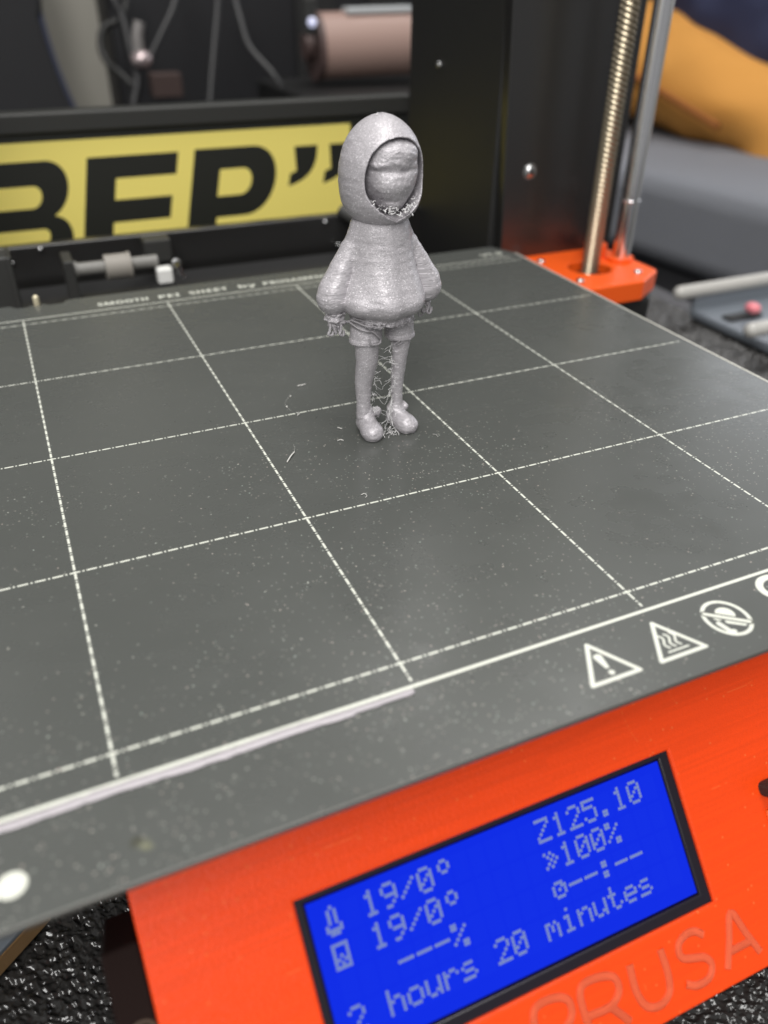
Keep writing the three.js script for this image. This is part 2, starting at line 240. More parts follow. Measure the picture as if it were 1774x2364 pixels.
{
  const F = thing('figurine', 'small silver grey printed figurine of a hooded child in shorts standing on the grid', 'figurine', [0.0077, 0, 0.0212]), S = 0.001;
  const put = (n, f, lo, hi, h, parent = F) => mesh(n, net(f, lo, hi, h, S), pla, parent);
  // hood: egg-shaped shell, open in front
  const R = curve([[54.0, 4.6], [54.5, 5.6], [55.1, 6.6], [55.9, 7.5], [57.2, 8.5], [59.5, 9.4], [63, 9.75], [66, 9.7], [68.7, 9.2], [71, 8.3], [73, 7.05], [75.2, 4.75], [76.4, 2.5], [77, 0.3], [78.5, -3]]);
  const Wd = curve([[53.5, -2.5], [56, 0.2], [56.8, 1.9], [57.9, 3.6], [59.2, 5.2], [61, 6.7], [63.3, 7.5], [66.2, 7.5], [69, 6.7], [71, 5.3], [72.2, 3.8], [72.9, 2.3], [73.2, 0.6], [73.4, -1.2], [75, -4]]);
  const shell = (x, y, z) => { const w = 0.06 * noise(x / 3, y / 0.9, z / 3); return Math.max((Math.hypot((x - 0.025 * Math.max(0, y - 62)) / 0.975, z / 1.06) - R(y)) * 0.85, 54.1 - y) + w; };
  const rag = (x, y, z) => y < 60.5 ? 0.35 * noise(x * 1.9, y * 2.2, z * 2) : 0.05 * noise(x, y, z);
  put('hood', (x, y, z) => smax(shell(x, y, z), -Math.max(Math.abs(x - 0.9 - 0.01 * (y - 60)) - Wd(y + 0.35) + rag(x, y, z), 1.2 - z), 0.55), [-11, 52, -11.5], [11, 78, 12], 0.26);
  put('face', (x0, y0, z) => {
    const x = x0 - 0.7, y = y0 - 1.4;
    let d = smin(ell(x, y, z, 0.4, 64.2, 2.0, 6.5, 8.0, 6.7), ell(x, y, z, 0.4, 67.9, 2.6, 6.0, 3.6, 6.45), 0.8); // egg with a forehead that stands a little proud
    d = smin(d, ell(x, y, z, -0.6, 61.9, 6.6, 3.6, 2.5, 2.6), 1.8); d = smin(d, ell(x, y, z, -2.6, 66.3, 6.1, 2.4, 0.8, 1.8), 1.2); d = smin(d, ell(x, y, z, 0.3, 57.9, 4.2, 2.6, 2.0, 3.2), 1.6);
    for (const s of [-1, 1]) d = smax(d, -ell(x, y, z, 2.7 * s, 64.8, 9.0, 1.9, 0.5, 1.0), 0.9); // shallow eye hollows
    return d + 0.1 * noise(x / 2.2, y / 0.9, z / 2.2) + 0.05 * noise(x * 1.5, y * 2.5, z * 1.5);
  }, [-8, 56, -6], [8.6, 75, 11], 0.25);
  // hooded top with puffed sleeves
  const T = curve([[56.6, 4.6], [55.6, 5.9], [54.4, 6.6], [52.5, 7.0], [49, 7.3], [45, 8.0], [41.5, 9.1], [39, 10.0], [37, 10.65], [35.6, 10.45], [34.4, 9.7], [33.6, 8.7], [32.9, 7.6], [32.2, 6.8]]), zc = curve([[30, 1.4], [36, 1.9], [44, 1.0], [54, 0]]);
  const sleeve = s => [[5.0 * s, 52.2, -0.4, 2.0], [7.3 * s, 48.2, -0.3, 2.6], [9.7 * s, 43.6, -0.1, 3.2], [12.0 * s, 38.9, 0.2, 3.85], [12.35 * s, 37.4, 0.3, 4.05]];
  const SL = sleeve(-1), SR = sleeve(1);
  const sleeveEnd = s => (x, y, z) => ell(x, y, z, 12.3 * s, 32.8, 0.3, 2.9, 1.2, 2.6);
  put('hooded_top', (x, y, z) => {
    const fold = 0.34 * Math.sin(x * 0.82 + y * 0.1 - 0.5) * Math.max(0, Math.min(1, (46 - y) / 8)) + 0.22 * Math.exp(-((x + 0.2) ** 2) / 1.6) * (z > 0 ? 1 : 0);
    let d = (Math.hypot(x / 1.02, (z - zc(y)) / 0.93) - T(y) - fold) * 0.9; d = Math.max(d, 32.6 - y + 0.35 * noise(x * 1.2, z * 1.2, 2), y - 56.4);
    const hem = (Math.hypot(x / 1.02, (z - 1.3) / 0.95) - 7.9 + 0.3 * noise(x * 1.6, y * 2, z * 1.6)); d = Math.min(d, Math.max(hem, 31.5 - y + 0.5 * noise(x * 1.1, 3, z * 1.1), y - 33.5));
    for (const c of [SL, SR]) { let e = chain(x, y, z, c, 0.3); e = smax(e, -sleeveEnd(Math.sign(c[0][0]))(x, y, z), 0.5); d = smin(d, e, 0.3 + 1.6 * Math.min(1, Math.max(0, (y - 43) / 9))); }
    return d + 0.07 * noise(x / 2.5, y / 0.9, z / 2.5);
  }, [-17.5, 30.5, -11.5], [17.5, 57.5, 13], 0.27);
  // shorts
  put('shorts', (x, y, z) => {
    let d = 1e9; for (const s of [-1, 1]) { const t = (y - 26) / 8, cx = s * (4.75 - 1.0 * t), c = Math.hypot((x - cx), (z - 2.0 + 0.5 * t) / 0.95) - (s < 0 ? 4.0 : 3.75) - 0.15 * t + (y < 27.1 ? -0.14 : 0); d = smin(d, c, 0.6); }
    d = Math.max(d, 25.9 - y + 0.18 * noise(x * 1.3, 5, z * 1.3), y - 33); return d + 0.06 * noise(x / 2, y / 0.8, z / 2);
  }, [-11, 25, -5], [11, 33.5, 8.5], 0.27);
  const legs = [[[-4.55, 27.5, 2.4, 3.3], [-4.4, 21, 2.2, 2.8], [-4.95, 14.5, 1.1, 2.25], [-4.85, 9, 0.8, 1.85], [-4.75, 4.5, 0.7, 2.0]], [[4.9, 27.5, 2.4, 2.8], [4.75, 20.5, 2.1, 1.95], [4.7, 14.5, 1.1, 1.75], [4.75, 10, 0.9, 1.45], [4.9, 5, 0.8, 1.6]]];
  for (const c of legs) put('leg', (x, y, z) => Math.max(chain(x, y, z, c, 0.02), y - 28.5, 4 - y) + 0.05 * noise(x / 1.5, y / 0.8, z / 1.5), [c[0][0] - 4.2, 3.5, -3], [c[0][0] + 4.2, 29, 6.5], 0.24);
  for (const s of [-1, 1]) { // shoes with a strap knot
    const tx = s < 0 ? -4.3 : 6.0, hx = s < 0 ? -4.1 : 4.7, tz = s < 0 ? 5.6 : 5.0;
    const sh = put('shoe', (x, y, z) => {
      let d = cone(x, y * 1.02, z, [hx, 2.0, -0.3, 2.35], [tx, 1.65, tz, 2.5]); d = smin(d, ell(x, y, z, tx, 1.9, tz - 0.2, 2.75, 2.4, 3.0), 1.0);
      d = smin(d, cone(x, y, z, [hx, 5.7, 0.5, 2.05], [hx, 2.6, 0.4, 2.3]), 0.8); d = smin(d, cone(x, y, z, [hx, 4.0, 1.2, 1.8], [(hx + tx) / 2, 2.4, 3.6, 2.2]), 1.4); d = smin(d, Math.hypot(Math.hypot(x - hx, z - 0.55) - 2.15, y - 5.1) - 0.42, 0.4);
      d = smax(d, -y, 0.3); const sole = Math.abs(y - 0.75) < 0.15 ? 0.08 : 0; return d + sole + 0.1 * noise(x / 1.2, y / 0.7, z / 1.2);
    }, [Math.min(tx, hx) - 4, -0.4, -4], [Math.max(tx, hx) + 4, 8.5, 9.5], 0.23);
    const k = s < 0 ? [hx + 2.9, 5.4, 1.4, 1.25] : [hx + 1.9, 5.6, 0.9, 1.15];
    put('strap_knot', (x, y, z) => ell(x, y, z, k[0], k[1], k[2], k[3], k[3], k[3]) + 0.55 * noise(x * 1.1, y * 1.1, z * 1.1), [k[0] - 2.4, k[1] - 2.4, k[2] - 2.4], [k[0] + 2.4, k[1] + 2.4, k[2] + 2.4], 0.2, sh);
  }
  // half-melted hands: a ragged palm with drooping finger loops
  const hand = (s, c) => {
    const big = s < 0, P = big ? [c[0], c[1], c[2], 2.5, 2.6, 2.1] : [c[0], c[1], c[2], 1.7, 2.3, 1.5];
    const h = put('hand', (x, y, z) => ell(x, y, z, ...P) + 0.6 * noise(x * 1.0, y * 1.3, z) + 0.22 * noise(x * 2.3, y * 2.3, z * 2.3), [c[0] - 4, c[1] - 4, c[2] - 4], [c[0] + 4, c[1] + 4, c[2] + 4], 0.22);
    for (let i = 0; i < 5; i++) {
      const a = (i - 2) / 2, x = c[0] + a * P[3] * 0.75, z = c[2] + 0.9 + 0.5 * Math.cos(i * 2.3), y = c[1] - P[4] * 0.55, L = (big ? 2.6 : 2.4) * (1 - 0.22 * Math.abs(a - 0.2)), bend = rr(-0.9, 0.9);
      const pts = i === 4 && big ? [[x - 0.6, y + 0.8, z], [x + 1.2, y + 0.4, z + 0.5], [x + 2.6, y + 1.4, z + 0.5], [x + 3.5, y + 0.6, z + 0.2], [x + 2.2, y - 0.7, z]] : [[x, y + 0.8, z], [x + bend * 0.4, y - L * 0.4, z + 0.4], [x + bend, y - L * 0.85, z + 0.6], [x + bend * 0.3 + 0.5, y - L, z + 0.5], [x + 0.5, y - L * 0.55, z + 0.4]];
      mesh('finger', tube(pts.map(p => p.map(q => q * S)), (big ? 0.34 : 0.26) * S, 22, 8), pla, h);
    }
  };
  hand(-1, [-12.0, 32.4, 0.6]); hand(1, [12.4, 34.0, -0.2]);
  // stringing
  let lift = 2.5; const strand = (pts, r, seg = 26) => tube(pts.map(p => [p[0] * S, (p[1] + lift) * S, p[2] * S]), r * S, seg, 6), str = [];
  str.push(strand([[-9.2, 29.2, 2.2], [-7.9, 28.3, 5.0], [-6.2, 27.7, 6.2], [-4.9, 27.5, 6.5], [-3.4, 26.2, 6.3], [-2.2, 24.7, 5.8], [-2.6, 24.0, 6.0], [-4.2, 24.0, 6.5], [-5.4, 24.4, 6.6], [-5.5, 25.6, 6.5]], 0.24, 60));
  str.push(strand([[-9.0, 30.0, 3.5], [-6, 29.0, 6.6], [-3, 28.9, 7.6], [0.5, 29.2, 8.2]], 0.22), strand([[-8.6, 30.6, 4], [-5, 29.7, 7.0], [-2.5, 29.0, 7.6], [-1.2, 28.4, 7.2]], 0.2), strand([[3.4, 23.7, 5.4], [1.8, 23.0, 5.8], [2.8, 22.6, 5.4], [4.4, 23.1, 5.2]], 0.16));
  str.push(strand([[9.6, 32, 2], [10.9, 29.6, 1.6], [11.6, 28.1, 1.2], [10.2, 27.6, 1.6], [10.0, 29.2, 1.8]], 0.2), strand([[10.4, 32.5, 1], [11.6, 30.4, 0.8], [12.6, 30.6, 0.5], [12.2, 32.2, 0.4]], 0.2));
  for (let i = 0; i < 26; i++) { const a = rr(-1.1, 1.1), x = 7.6 * Math.sin(a), z = 1.3 + 7.3 * Math.cos(a); str.push(strand([[x, 29.6, z], [x + rr(-1, 1), 29.0 + rr(-0.7, 0.4), z + rr(0.1, 0.5)], [x + rr(-2, 2), 29.3 + rr(-0.7, 0.4), z + rr(-0.2, 0.4)]], rr(0.08, 0.15), 10)); }
  mesh('loose_strand', str, pla, F); lift = 0;
  const fuzz = [], dir = () => [rr(-1, 1), rr(-0.9, 0.7), rr(-0.3, 1)];
  const hair = (x, y, z, L, r = 0.055) => { const d = dir(), e = dir(); fuzz.push(strand([[x, y, z], [x + d[0] * L * 0.5, y + d[1] * L * 0.5, z + d[2] * L * 0.4], [x + d[0] * L * 0.7 + e[0] * L * 0.5, y + d[1] * L * 0.7 + e[1] * L * 0.5, z + d[2] * L * 0.6 + e[2] * L * 0.3]], r, 8)); };
  for (let i = 0; i < 110; i++) { const y = rr(2, 25), s = rnd() < 0.62; hair(s ? 2.7 + (y > 16 ? -0.2 : 0.4) : -2.0 - Math.max(0, 18 - y) * 0.06, y, rr(1, 3), rr(1.0, 3.0), rr(0.035, 0.06)); }
  for (let i = 0; i < 6; i++) { const y = rr(2, 21), z = rr(1, 3); fuzz.push(strand([[-2.4, y, z], [rr(-1, 0.5), y - rr(0.2, 3.5), z + rr(-0.5, 1)], [rr(0.4, 2), y - rr(0, 4), z + rr(-0.5, 1)], [2.9, y + rr(-1.5, 1.5), z]], rr(0.025, 0.045), 16)); }
  for (let i = 0; i < 6; i++) { const a = rr(0, 1); fuzz.push(strand([[3.0 - a * 0.6, rr(6, 11), 2.0], [2.0 + rr(-1.2, 0.8), rr(3.5, 6.5), 2.6 + rr(-0.6, 0.8)], [rr(-1.5, 2.8), rr(0.4, 3.5), rr(2, 6)]], rr(0.03, 0.06), 10)); }
  for (let i = 0; i < 40; i++) hair(rr(-2.0, 3.4), rr(0.2, 2.0), rr(2, 7), rr(0.8, 2.0), rr(0.04, 0.08));
  for (let i = 0; i < 60; i++) { const a = rr(-1, 1); hair(0.9 + a * 5.6, 57.3 + 1.7 * a * a + rr(0, 1.4), 8.2 - 2.6 * a * a, rr(0.5, 1.3), rr(0.06, 0.13)); }
  for (let i = 0; i < 12; i++) hair(rr(-1.4, 1.6), 76.6, rr(-1, 1), rr(0.4, 0.8), 0.14);
  const fz = mesh('stringing_fuzz', fuzz, flat(lin(0.8, 0.79, 0.79), 0.35), F); fz.userData.kind = 'stuff';
}
{ // stray bits of filament on the sheet
  const bit = (pts, r, label) => tag(mesh('filament_scrap', tube(pts, r * 0.75, 20, 7), flat(lin(0.6, 0.59, 0.56), 0.35)), label, 'filament scrap', 'filament scraps lying on the print sheet');
  bit([[-0.0213, 0.0003, 0.03], [-0.0197, 0.0006, 0.0281], [-0.0181, 0.0005, 0.0262]], 0.00024, 'longest straight pale filament scrap, left of the figurine shoes');
  bit([[-0.0181, 0.0006, 0.0262], [-0.0173, 0.0005, 0.0243], [-0.0169, 0.0002, 0.0218]], 0.00003, 'hair thin curved filament trailing from the longest scrap');
  bit([[-0.0030, 0.0003, 0.0178], [-0.0022, 0.0003, 0.0190]], 0.00016, 'short pale filament scrap beside the left shoe heel');
  bit([[-0.0056, 0.0002, 0.0245], [-0.0049, 0.0004, 0.0246], [-0.0041, 0.0002, 0.0250]], 0.00014, 'short level filament scrap left of the front shoe');
  bit([[-0.0101, 0.0003, 0.0513], [-0.0092, 0.0004, 0.0512], [-0.0090, 0.0002, 0.0522], [-0.0096, 0.0002, 0.0526]], 0.0001, 'tiny hooked filament scrap in front of the figurine');
  bit([[-0.0086, 0.0006, -0.0054], [-0.0112, 0.0003, -0.002], [-0.0118, 0.0003, 0.001], [-0.0112, 0.0002, 0.0035]], 0.000025, 'hair thin filament curving down near the second dashed line');
  bit([[-0.0104, 0.0005, 0.0054], [-0.0100, 0.0006, 0.0066], [-0.0107, 0.0003, 0.0069]], 0.00013, 'tiny curl of filament lying on the dashed line left of the figurine');
  bit([[-0.0044, 0.0003, -0.0112], [-0.0029, 0.0004, -0.0110], [-0.0018, 0.0003, -0.0115]], 0.0002, 'flat cream filament flake left of the figurine knees');
  bit([[0.0190, 0.0002, 0.0310], [0.0196, 0.0003, 0.0318], [0.0197, 0.0002, 0.0329]], 0.00007, 'faint curled filament hair right of the right shoe');
  for (const [x, z] of [[-0.0086, -0.0054], [-0.0116, 0.0006]]) { const s = new THREE.SphereGeometry(0.00022, 8, 6); tag(mesh('filament_blob', s.translate(x, 0.0003, z), flat(lin(0.8, 0.79, 0.74), 0.35)), z < -0.003 ? 'farther of two tiny white filament blobs left of the figurine' : 'nearer of two tiny white filament blobs left of the figurine', 'filament blob', 'white filament blobs on the print sheet'); }
}

// ---------------------------------------------------------------- the printer
const printer = thing('desktop_printer', 'desktop 3d printer with orange plastic parts, black frame and blue display', '3d printer', [0, -0.079, 0]);
const PY = 0.079, inP = (name, geo, mat, parent = printer) => mesh(name, Array.isArray(geo) ? mergeGeometries(geo.map(plain)).translate(0, parent === printer ? PY : 0, 0) : geo.translate(0, parent === printer ? PY : 0, 0), mat, parent);
inP('heated_bed', box(0.25, 0.003, 0.236, 0, -0.0027, 0.003, 0.0005), M.blackPlastic);
inP('bed_carriage', box(0.19, 0.006, 0.19, 0, -0.0155, 0, 0.001), M.blackMetal);
for (const [x, z] of [[-0.1, -0.09], [0.1, -0.09], [-0.1, 0.09], [0.1, 0.09], [0, 0]]) inP('spacer', cyl(0.003, 0.0083, x, -0.0083, z), M.bolt);
for (const x of [-0.085, 0.085]) inP('guide_rod', cyl(0.004, 0.27, x, -0.0235, -0.04, 'z'), M.steel);
inP('locating_pin', [cyl(0.0011, 0.004, -0.0692, -0.0002, -0.1168), new THREE.SphereGeometry(0.0011, 12, 8).translate(-0.0692, 0.0018, -0.1168)], flat(lin(0.75, 0.68, 0.48), 0.35, { metalness: 0.4 }));
// frame: one black portal plate, its inner edge leaning slightly
{
  const s = new THREE.Shape(); s.moveTo(-0.193, -0.078); s.lineTo(0.193, -0.078); s.lineTo(0.193, 0.36); s.lineTo(-0.193, 0.36); s.closePath();
  const h = new THREE.Path(); h.moveTo(-0.1335, -0.03); h.lineTo(-0.125, 0.30); h.lineTo(0.1195, 0.30); h.lineTo(0.1335, -0.03); h.closePath(); s.holes.push(h);
  const fr = inP('frame', new THREE.ExtrudeGeometry(s, { depth: 0.005, bevelThickness: 0.0005, bevelSize: 0.0005, bevelSegments: 2 }).translate(0, 0, -0.1275), M.blackMetal);
  for (const [x, y] of [[0.1433, 0.0292], [0.1433, 0.16]]) { const b = mesh('bolt', mergeGeometries([plain(new THREE.SphereGeometry(0.0029, 24, 12, 0, 6.2832, 0, 1.5708).rotateX(Math.PI / 2).scale(1, 1, 0.75)), plain(cyl(0.0034, 0.0005, 0, 0, 0.0002, 'z', 24))]), M.bolt, fr); b.position.set(x, y + PY, -0.1222); const q = mesh('socket', cyl(0.0011, 0.0006, x, y + PY, -0.1202, 'z', 6), M.blackPlastic, fr); }
  const bx = inP('electronics_box', box(0.03, 0.33, 0.0895, 0.1436, 0.09, -0.1725, 0.0015), flat(lin(0.014, 0.014, 0.0135), 0.5, fine(30, 0.00005)));
  for (const [y, z] of [[0.0659, -0.184], [-0.03, -0.184]]) mesh('bolt', new THREE.SphereGeometry(0.0016, 14, 10).scale(0.7, 1, 1).translate(0.1282, y + PY, z), M.bolt, bx);
}
{ // orange bracket that holds the z axis, with motor, lead screw and rod
  const s = new THREE.Shape(); s.moveTo(0.140, 0.0722); s.lineTo(0.1742, 0.0722); s.lineTo(0.1885, 0.0815); s.lineTo(0.1895, 0.0835); s.lineTo(0.1895, 0.1215); s.lineTo(0.140, 0.1215); s.closePath();
  const h = new THREE.Path(); h.absellipse(0.1637, 0.0965, 0.0105, 0.0105, 0, Math.PI * 2, true); s.holes.push(h);
  const b = inP('axis_bracket', new THREE.ExtrudeGeometry(s, { depth: 0.0072, bevelThickness: 0.0008, bevelSize: 0.0008, bevelSegments: 3, curveSegments: 24 }).rotateX(-Math.PI / 2).translate(0, -0.0165, 0), M.orange);
  for (const [x, z] of [[0.1478, -0.112], [0.1478, -0.0814], [0.1792, -0.0820]]) mesh('bolt', mergeGeometries([plain(new THREE.SphereGeometry(0.0019, 14, 8, 0, 6.3, 0, 1.57).scale(1, 0.7, 1).translate(x, -0.0084 + PY, z))]), M.bolt, b);
  mesh('rod_socket', mergeGeometries([plain(cyl(0.0062, 0.002, 0.1832, -0.0078 + PY, -0.1005)), plain(cyl(0.0052, 0.006, 0.1765, -0.0058 + PY, -0.1105))]), M.orange, b);
  inP('axis_motor', [box(0.0423, 0.04, 0.0423, 0.1637, -0.0375, -0.0965, 0.003), cyl(0.0104, 0.0042, 0.1637, -0.0152, -0.0965)], M.blackPlastic);
  const n = 40, L = 0.34, m = 1100, g = new THREE.PlaneGeometry(1, 1, n, m), p = g.attributes.position, uv = g.attributes.uv;
  for (let i = 0; i < p.count; i++) { const a = uv.getX(i) * Math.PI * 2, y = uv.getY(i) * L, ph = (y / 0.002 + a * 4 / (Math.PI * 2) * 0.25 * 4) % 1, t = Math.abs(ph - 0.5) * 2, r = 0.0034 + 0.0006 * Math.min(1, Math.max(0, (t - 0.2) / 0.45)); p.setXYZ(i, r * Math.sin(a), y, r * Math.cos(a)); }
  g.computeVertexNormals(); inP('lead_screw', g.translate(0.1651, -0.0145, -0.0977), M.screwSteel);
  const rod = inP('smooth_rod', cyl(0.004, 0.35, 0.1838, 0.166, -0.1005, 'y', 40), M.steel);
  mesh('added_reflection_ring', new THREE.TorusGeometry(0.0040, 0.0004, 8, 32).rotateX(Math.PI / 2).translate(0.1838, 0.0182 + PY, -0.1005), M.steel, rod);  // ring added to stand for a bright reflection band on the rod
}
{ // rear end of the bed axis
  inP('rear_plate', box(0.26, 0.078, 0.006, 0, -0.0405, -0.203, 0.0008), M.blackMetal);
  inP('axis_end', box(0.19, 0.06, 0.03, 0.01, -0.0475, -0.178, 0.002), M.blackPlastic);
  const mo = inP('bed_motor', box(0.042, 0.035, 0.028, -0.03, -0.034, -0.158, 0.002), M.blackPlastic);
  inP('motor_shaft', [cyl(0.0026, 0.036, -0.035, -0.003, -0.162, 'x', 24), cyl(0.0034, 0.0012, -0.0508, -0.003, -0.162, 'x', 24)], M.grey);
  inP('belt_pulley', [cyl(0.0052, 0.0105, -0.0338, -0.0035, -0.162, 'x', 32), cyl(0.0056, 0.0011, -0.0289, -0.0035, -0.162, 'x', 32)], flat(lin(0.27, 0.25, 0.22), 0.55));
  inP('pulley_holder', box(0.004, 0.022, 0.016, -0.0535, -0.009, -0.165), M.darkGrey); inP('belt_clamp', box(0.012, 0.01, 0.010, -0.013, -0.0045, -0.186), M.darkGrey);
  inP('end_switch', box(0.0066, 0.0066, 0.006, -0.0152, -0.0085, -0.159, 0.001), M.white);
  inP('belt_screw', [cyl(0.0014, 0.0062, 0, 0, 0, 'y', 16), new THREE.TorusGeometry(0.0017, 0.0006, 8, 20).translate(0, 0.0035, 0)].map(g => g.rotateZ(0.35).translate(-0.0085, -0.0075, -0.158)), M.bolt);
  inP('cable_clip', [box(0.01, 0.03, 0.012, -0.0795, -0.005, -0.15, 0.001), box(0.002, 0.03, 0.014, -0.0755, -0.005, -0.15, 0.0006)], M.darkGrey);
  for (const [x, y, z] of [[-0.0527, -0.0128, -0.1505], [-0.062, -0.003, -0.199], [-0.075, -0.008, -0.199], [0.0745, -0.004, -0.199], [0.0805, -0.0155, -0.197]]) inP('bolt', new THREE.SphereGeometry(0.0011, 12, 8).translate(x, y, z), M.bolt);
  inP('cable_sleeve', tube([[0.083, 0.001, -0.198], [0.092, -0.005, -0.185], [0.098, -0.0125, -0.17], [0.101, -0.022, -0.15]], 0.0035, 24, 12), M.darkGrey);
}
{ // control panel: orange cover with window, blue display, engraved lettering and a black knob
  const s = new THREE.Shape(), w = 0.0772, r = 0.003; s.moveTo(-w + r, -0.0461); s.lineTo(w - r, -0.0461); s.quadraticCurveTo(w, -0.0461, w, -0.0431); s.lineTo(w, 0.024); s.lineTo(-w, 0.024); s.lineTo(-w, -0.0431); s.quadraticCurveTo(-w, -0.0461, -w + r, -0.0461);
  const h = new THREE.Path(); h.moveTo(-0.0534, 0.0004); h.lineTo(0.0274, 0.0004); h.lineTo(0.0274, -0.0313); h.lineTo(-0.0534, -0.0313); h.closePath(); s.holes.push(h);
  const cp = inP('control_panel', new THREE.ExtrudeGeometry(s, { depth: 0.0022, bevelThickness: 0.0006, bevelSize: 0.0006, bevelSegments: 3 }).translate(0, 0, -0.0028).translate(0, -PY, 0), M.orangePanel);
  cp.position.set(0, -0.0278 + PY, 0.1235); cp.rotation.x = -Math.atan2(0.6733, 0.7394);
  const side = [box(0.002, 0.0697, 0.03, -0.0764, -0.0111, -0.018), box(0.002, 0.0697, 0.03, 0.0764, -0.0111, -0.018), box(0.1508, 0.002, 0.03, 0, -0.0452, -0.018)];
  mesh('cover_side', side, M.orangePanel, cp);
  mesh('bezel', [box(0.084, 0.0026, 0.003, -0.013, -0.0001, -0.0022), box(0.084, 0.0036, 0.003, -0.013, -0.0303, -0.0022), box(0.0026, 0.0345, 0.003, -0.0524, -0.0154, -0.00225), box(0.0034, 0.0345, 0.003, 0.0262, -0.0154, -0.00225), box(0.09, 0.04, 0.001, -0.013, -0.0154, -0.0045)], M.bezel, cp);
  // display picture: 20 x 4 characters of 5 x 8 dots
  const G = { '0': '0e11131519110e', '1': '040c040404040e', '2': '0e11010204081f', '5': '1f101e0101110e', '9': '0e11110f01020c', '/': '00010204081000', Z: '1f01020408101f', '.': '00000000000c0c', '%': '18190204081303', '-': '0000001f000000', ':': '000c0c000c0c00', h: '10101619111111', o: '00000e1111110e', u: '0000111111130d', r: '00001619101010', s: '00000e100e011e', m: '00001a15151111', i: '04000c0404040e', n: '00001619111111', t: '08081c0808090 6'.replace(' ', ''), e: '00000e111f100e', '°': '060909060000 00'.replace(' ', ''), T: '04 0a0a0a0a11 1f0e'.replaceAll(' ', ''), B: '001f1111 151b151f'.replace(' ', ''), F: '0014 0a05 0a1400'.replaceAll(' ', ''), C: '000e13151 10e00'.replace(' ', '') };
  const cv = document.createElement('canvas'); cv.width = 1520; cv.height = 532; const q = cv.getContext('2d'), K = 1520 / 76; // dots per mm
  q.fillStyle = '#0028ee'; q.fillRect(0, 0, 1520, 532);
  q.fillStyle = 'rgba(150,165,195,0.92)';
  q.save(); q.fillStyle = 'rgba(90,120,255,0.035)'; for (let j = 0; j < 4; j++) for (let i = 0; i < 20; i++) for (let y = 0; y < 8; y++) for (let x = 0; x < 5; x++) q.fillRect((2.5 + i * 3.57 + x * 0.61) * K, (1.7 + j * 5.62 + y * 0.63) * K, 0.55 * K, 0.57 * K); q.restore(); // unlit dots
  ['T 19/0°     Z125.10', 'B 19/0°     F100%', '   ---%     C--:--', '2 hours 20 minutes'].forEach((line, j) => [...line].forEach((ch, i) => {
    const b = G[ch]; if (!b) return; const rows = b.length / 2;
    for (let y = 0; y < rows; y++) { const v = parseInt(b.slice(2 * y, 2 * y + 2), 16); for (let x = 0; x < 5; x++) if ((v >> (4 - x)) & 1) q.fillRect((2.5 + i * 3.57 + x * 0.61) * K, (1.7 + j * 5.62 + y * 0.63) * K, 0.55 * K, 0.57 * K); }
  }));
  const tex = new THREE.CanvasTexture(cv); tex.colorSpace = THREE.SRGBColorSpace;
  mesh('display_screen', new THREE.PlaneGeometry(0.076, 0.0266).translate(-0.0130, -0.0150, -0.0014), new THREE.MeshPhysicalMaterial({ color: lin(0.002, 0.004, 0.02), emissive: lin(1, 1, 1), emissiveMap: tex, emissiveIntensity: 0.9, roughness: 0.12, specularIntensity: 0.3 }), cp);
  // lettering: rounded strokes let into the cover
  const T = { P: [[[-17, -42.6], [-16.3, -33.6], [-12, -33.2], [-9.4, -34.6], [-9.3, -37.0], [-11.5, -38.8], [-16.4, -38.6]]], R: [[[-6.8, -43.0], [-6.3, -33.8], [-2.2, -33.5], [0.9, -34.8], [1.2, -37.2], [-1, -39.0], [-6.4, -38.9]], [[-1.6, -39.0], [1.6, -43.2]]], U: [[[4.7, -33.9], [4.6, -39.2], [5.8, -42.2], [8.6, -43.2], [11.2, -42.0], [12.1, -39.2], [12.0, -33.9]]], S: [[[22.1, -35.3], [20.6, -34.0], [18.2, -33.8], [16.1, -35.0], [16.0, -37.2], [18.6, -38.4], [21.0, -39.2], [22.1, -41.0], [20.8, -42.9], [17.6, -43.2], [15.2, -42.0]]], A: [[[25.3, -43.2], [27.4, -38.8], [29.7, -33.9], [31.8, -38.8], [33.7, -43.2]], [[26.8, -40.5], [32.4, -40.5]]] };
  for (const [, strokes] of Object.entries(T)) mesh('letter', strokes.map(st => { const t = tube(st.map(([x, y]) => [x / 1000, y / 1000, 0]), 0.0008, 40, 8); t.scale(1, 1, 0.42); return t; }), M.groove, cp);
  mesh('knob', box(0.016, 0.0032, 0.006, 0.0532, -0.0146, 0.002, 0.0012), flat(lin(0.05, 0.03, 0.024), 0.6, fine(300, 0.0003)), cp);
  mesh('reset_button', [box(0.014, 0.004, 0.0012, 0.052, -0.0207, 0.0001, 0.0005)], M.orange, cp);
  const sp = inP('panel_support', box(0.0062, 0.06, 0.02, 0, 0, 0, 0.001).translate(0, -PY, 0), flat(lin(0.012, 0.006, 0.005), 0.85, { specularIntensity: 0.25 })); sp.position.set(-0.0807, -0.0278 + PY, 0.1235); sp.translateY(0); sp.rotation.x = cp.rotation.x; sp.position.y += -0.0265; sp.position.z += 0.0105;
  const O = new THREE.TorusGeometry(0.0019, 0.0004, 6, 24).scale(1, 0.8, 0.6); for (let i = 0; i < 3; i++) mesh('letter', i === 1 ? box(0.004, 0.0006, 0.0005, 0.0006, 0.0125, 0.0101, 0.0002) : O.clone().translate(0.0006, 0.0168 - 0.0042 * i, 0.01), flat(lin(0.06, 0.035, 0.02), 0.6), sp);
}

